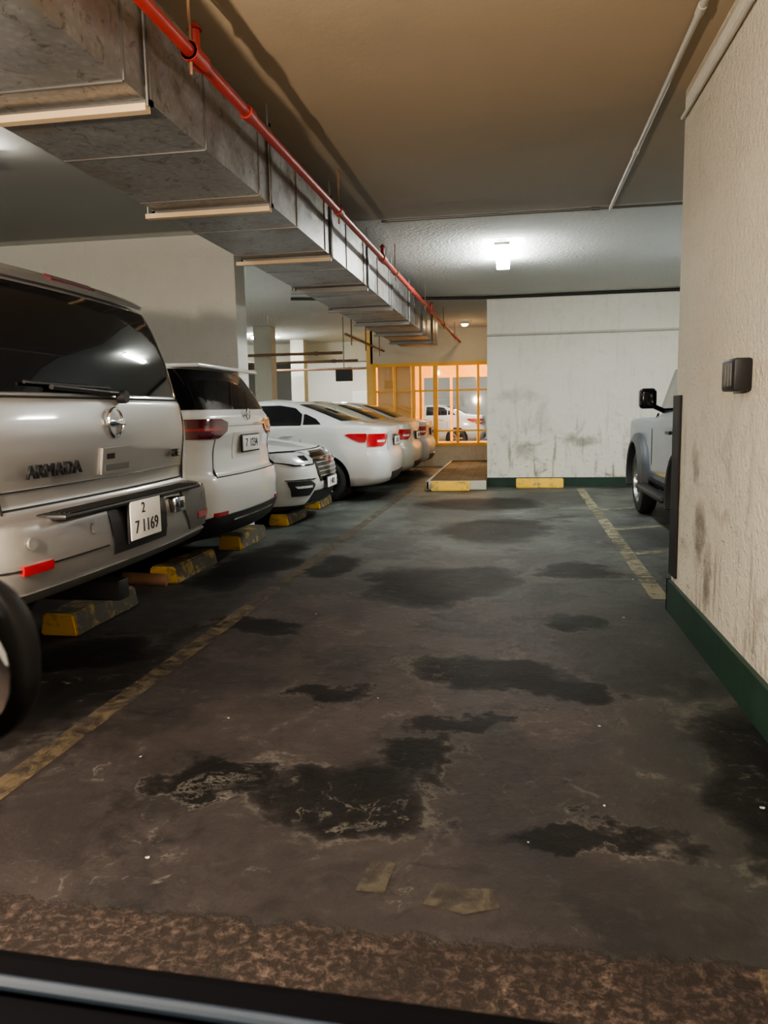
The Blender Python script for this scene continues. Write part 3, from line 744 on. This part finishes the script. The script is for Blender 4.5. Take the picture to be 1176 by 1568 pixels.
# ---- off-road vehicle on the right
B=Car('off_road_vehicle',K([(.38,.2,4.2,.78),(.46,.05,4.42,.85),(.60,0,4.5,.88),(.95,0,4.5,.88),(1.08,.02,4.46,.88),(1.14,.03,4.3,.865),(1.17,.04,3.0,.85),(1.20,.05,2.65,.84),(1.24,.05,2.50,.835),(1.70,.12,2.15,.74),(1.78,.18,2.05,.68),(1.82,.4,1.9,.5),(1.83,.8,1.5,.2)],.12,.16,.03,.08),
      (2.40,6.25,0),math.pi/2,M_blue,.46,barrel=.015)
B.body([.95,3.50],.41,.80)
for sd in 'LR':
    B.patch(sd,[(1.25,1.45,2.42),(1.66,1.45,2.12)],M_cglass,'front_door_window',.008)
    B.patch(sd,[(1.25,.45,1.35),(1.66,.45,1.35)],M_cglass,'rear_door_window',.008)
    B.patch(sd,[(.48,.0+1.40,2.62),(.52,1.40,2.62)],M_black,'sill_trim',.012)
    for xx in(1.40,2.55): B.patch(sd,[(.52,xx,xx+.012),(1.22,xx,xx+.012)],M_seam,'door_gap',.004,2)
    B.patch(sd,[(1.02,1.5,1.68),(1.05,1.5,1.68)],M_black,'door_handle',.03,6,1)
B.patch('front',[(1.24,-.76,.76),(1.70,-.66,.66)],M_cglass,'windshield')
B.patch('front',[(.70,-.80,.80),(1.0,-.80,.80)],M_black,'grille')
for sg in(-1,1):
    B.part('running_board',1.45,2.95,sg*.93-.07,sg*.93+.07,.36,.42,M_black,.02)
    for wx in(.95,3.5):
        bm=bmesh.new(); n=22; R0=.455;R1=.58
        secs=[]
        for i in range(n+1):
            a=math.radians(-12+204*i/n); c,sn=math.cos(a),math.sin(a)
            secs.append([bm.verts.new((wx+c*r_,sg*yy,.41+sn*r_)) for r_,yy in((R0,.84),(R0,.955),(R0+.02,.965),(R1-.02,.93),(R1,.86),(R1-.01,.84))])
        for p,q in zip(secs,secs[1:]):
            for j in range(6): bm.faces.new((p[j],p[(j+1)%6],q[(j+1)%6],q[j]))
        bm.faces.new(secs[0]); bm.faces.new(secs[-1][::-1])
        mk('fender_flare',bm,M_darkp,B.e,smooth=True)
    bm=bmesh.new(); add_box(bm,2.10,2.24,min(sg*.93,sg*1.10),max(sg*.93,sg*1.10),1.27,1.48,0,.04,4); add_cyl(bm,(2.22,sg*.83,1.24),(2.18,sg*.98,1.31),.025,10); mk('door_mirror',bm,M_gloss,B.e,smooth=True)
    B.patch('front',[(.78,sg*.58,sg*.78),(.96,sg*.58,sg*.78)],M_clear,'head_lamp',.02)
B.part('front_bumper',4.42,4.62,-.85,.85,.45,.66,M_black,.04)
B.part('axle',3.43,3.57,-.7,.7,.34,.48,M_black,.03)

# ---- the car the picture is taken from
D=empty('driver_car',(0,.6,0))
bm=bmesh.new()
prof=[(-.30,.56),(-.06,.700),(.0,.728),(.035,.744),(.055,.734),(.07,.70),(.085,.65),(.09,.30),(-.30,.30)]
for i,x in enumerate((-1.0,-.5,0,.6,.98)):
    row=[bm.verts.new((x,y-x*.03,z+(.006 if abs(x)<.3 else 0)-.010*x)) for y,z in prof]
    if i:
        for j in range(len(prof)):
            bm.faces.new((prev[j],prev[(j+1)%len(prof)],row[(j+1)%len(prof)],row[j]))
    else: bm.faces.new(row)
    prev=row
bm.faces.new(prev[::-1])
mk('dashboard',bm,simple('dashboard_vinyl',(.003,.003,.004),.9,Specular_IOR_Level=.03),D,smooth=True,angle=50)
bm=bmesh.new(); add_cyl(bm,(-.98,.036,.748),(-.25,.012,.745),.007,10); add_cyl(bm,(-.25,.012,.745),(.9,-.02,.727),.007,10); mk('highlight_bead',bm,simple('highlight_blue',(.015,.024,.038),.5,Specular_IOR_Level=.4),D,smooth=True)  # bluish bead modelled in place of a highlight on the dashboard
bm=bmesh.new(); bmesh.ops.create_uvsphere(bm,u_segments=40,v_segments=24,radius=1)
for v in bm.verts:
    x,y,z=v.co
    sx=math.copysign(abs(x)**.8,x); sz=math.copysign(abs(z)**.8,z)
    v.co=Vector((sx*.105,(y*.055 if y>0 else y*.018),sz*.083))
o=mk('mirror_housing',bm,simple('mirror_shell',(.005,.005,.006),.5,Specular_IOR_Level=.2),D,smooth=True,angle=60); o.location=(-.515,0,1.088); o.rotation_euler=(0,0,math.radians(-12))
bm=bmesh.new(); bmesh.ops.create_uvsphere(bm,u_segments=32,v_segments=12,radius=1)
for v in bm.verts: v.co=Vector((v.co.x*.092,v.co.y*.006,v.co.z*.068))
o=mk('mirror_glass',bm,simple('mirror_glass',(.85,.85,.85),.06,1,var=.02),D,smooth=True,angle=60); o.location=(-.503,-.023,1.088); o.rotation_euler=(0,0,math.radians(-12))
bm=bmesh.new(); add_cyl(bm,(-.60,.02,1.05),(-.75,.03,.98),.03,12); add_cyl(bm,(-.75,.03,.98),(-.9,.03,.70),.03,12); mk('mirror_arm',bm,M_gloss,D,smooth=True)

# ------------------------------------------------------------------ world & camera
w=bpy.data.worlds.new('world'); scene.world=w; w.use_nodes=True
w.node_tree.nodes['Background'].inputs[0].default_value=(.05,.05,.055,1); w.node_tree.nodes['Background'].inputs[1].default_value=.3

psi=math.radians(9.57); th=math.radians(7.5); roll=math.radians(1.1)
F=Vector((-math.sin(psi)*math.cos(th),math.cos(psi)*math.cos(th),-math.sin(th)))
R=Vector((math.cos(psi),math.sin(psi),0)); U=R.cross(F)
R2=R*math.cos(roll)-U*math.sin(roll); U2=U*math.cos(roll)+R*math.sin(roll)
cam=bpy.data.cameras.new('camera'); co=bpy.data.objects.new('camera',cam); COL.objects.link(co)
m=Matrix((R2,U2,-F)).transposed().to_4x4(); m.translation=Vector((0,0,1.3)); co.matrix_world=m
cam.sensor_fit='VERTICAL'; cam.sensor_height=36; cam.sensor_width=27; cam.lens=27; cam.clip_start=.02
cam.dof.use_dof=True; cam.dof.focus_distance=6; cam.dof.aperture_fstop=7
scene.camera=co
scene.view_settings.view_transform='AgX'
try: scene.view_settings.look='AgX - Medium High Contrast'
except Exception as ex: print(ex)
scene.view_settings.exposure=.88
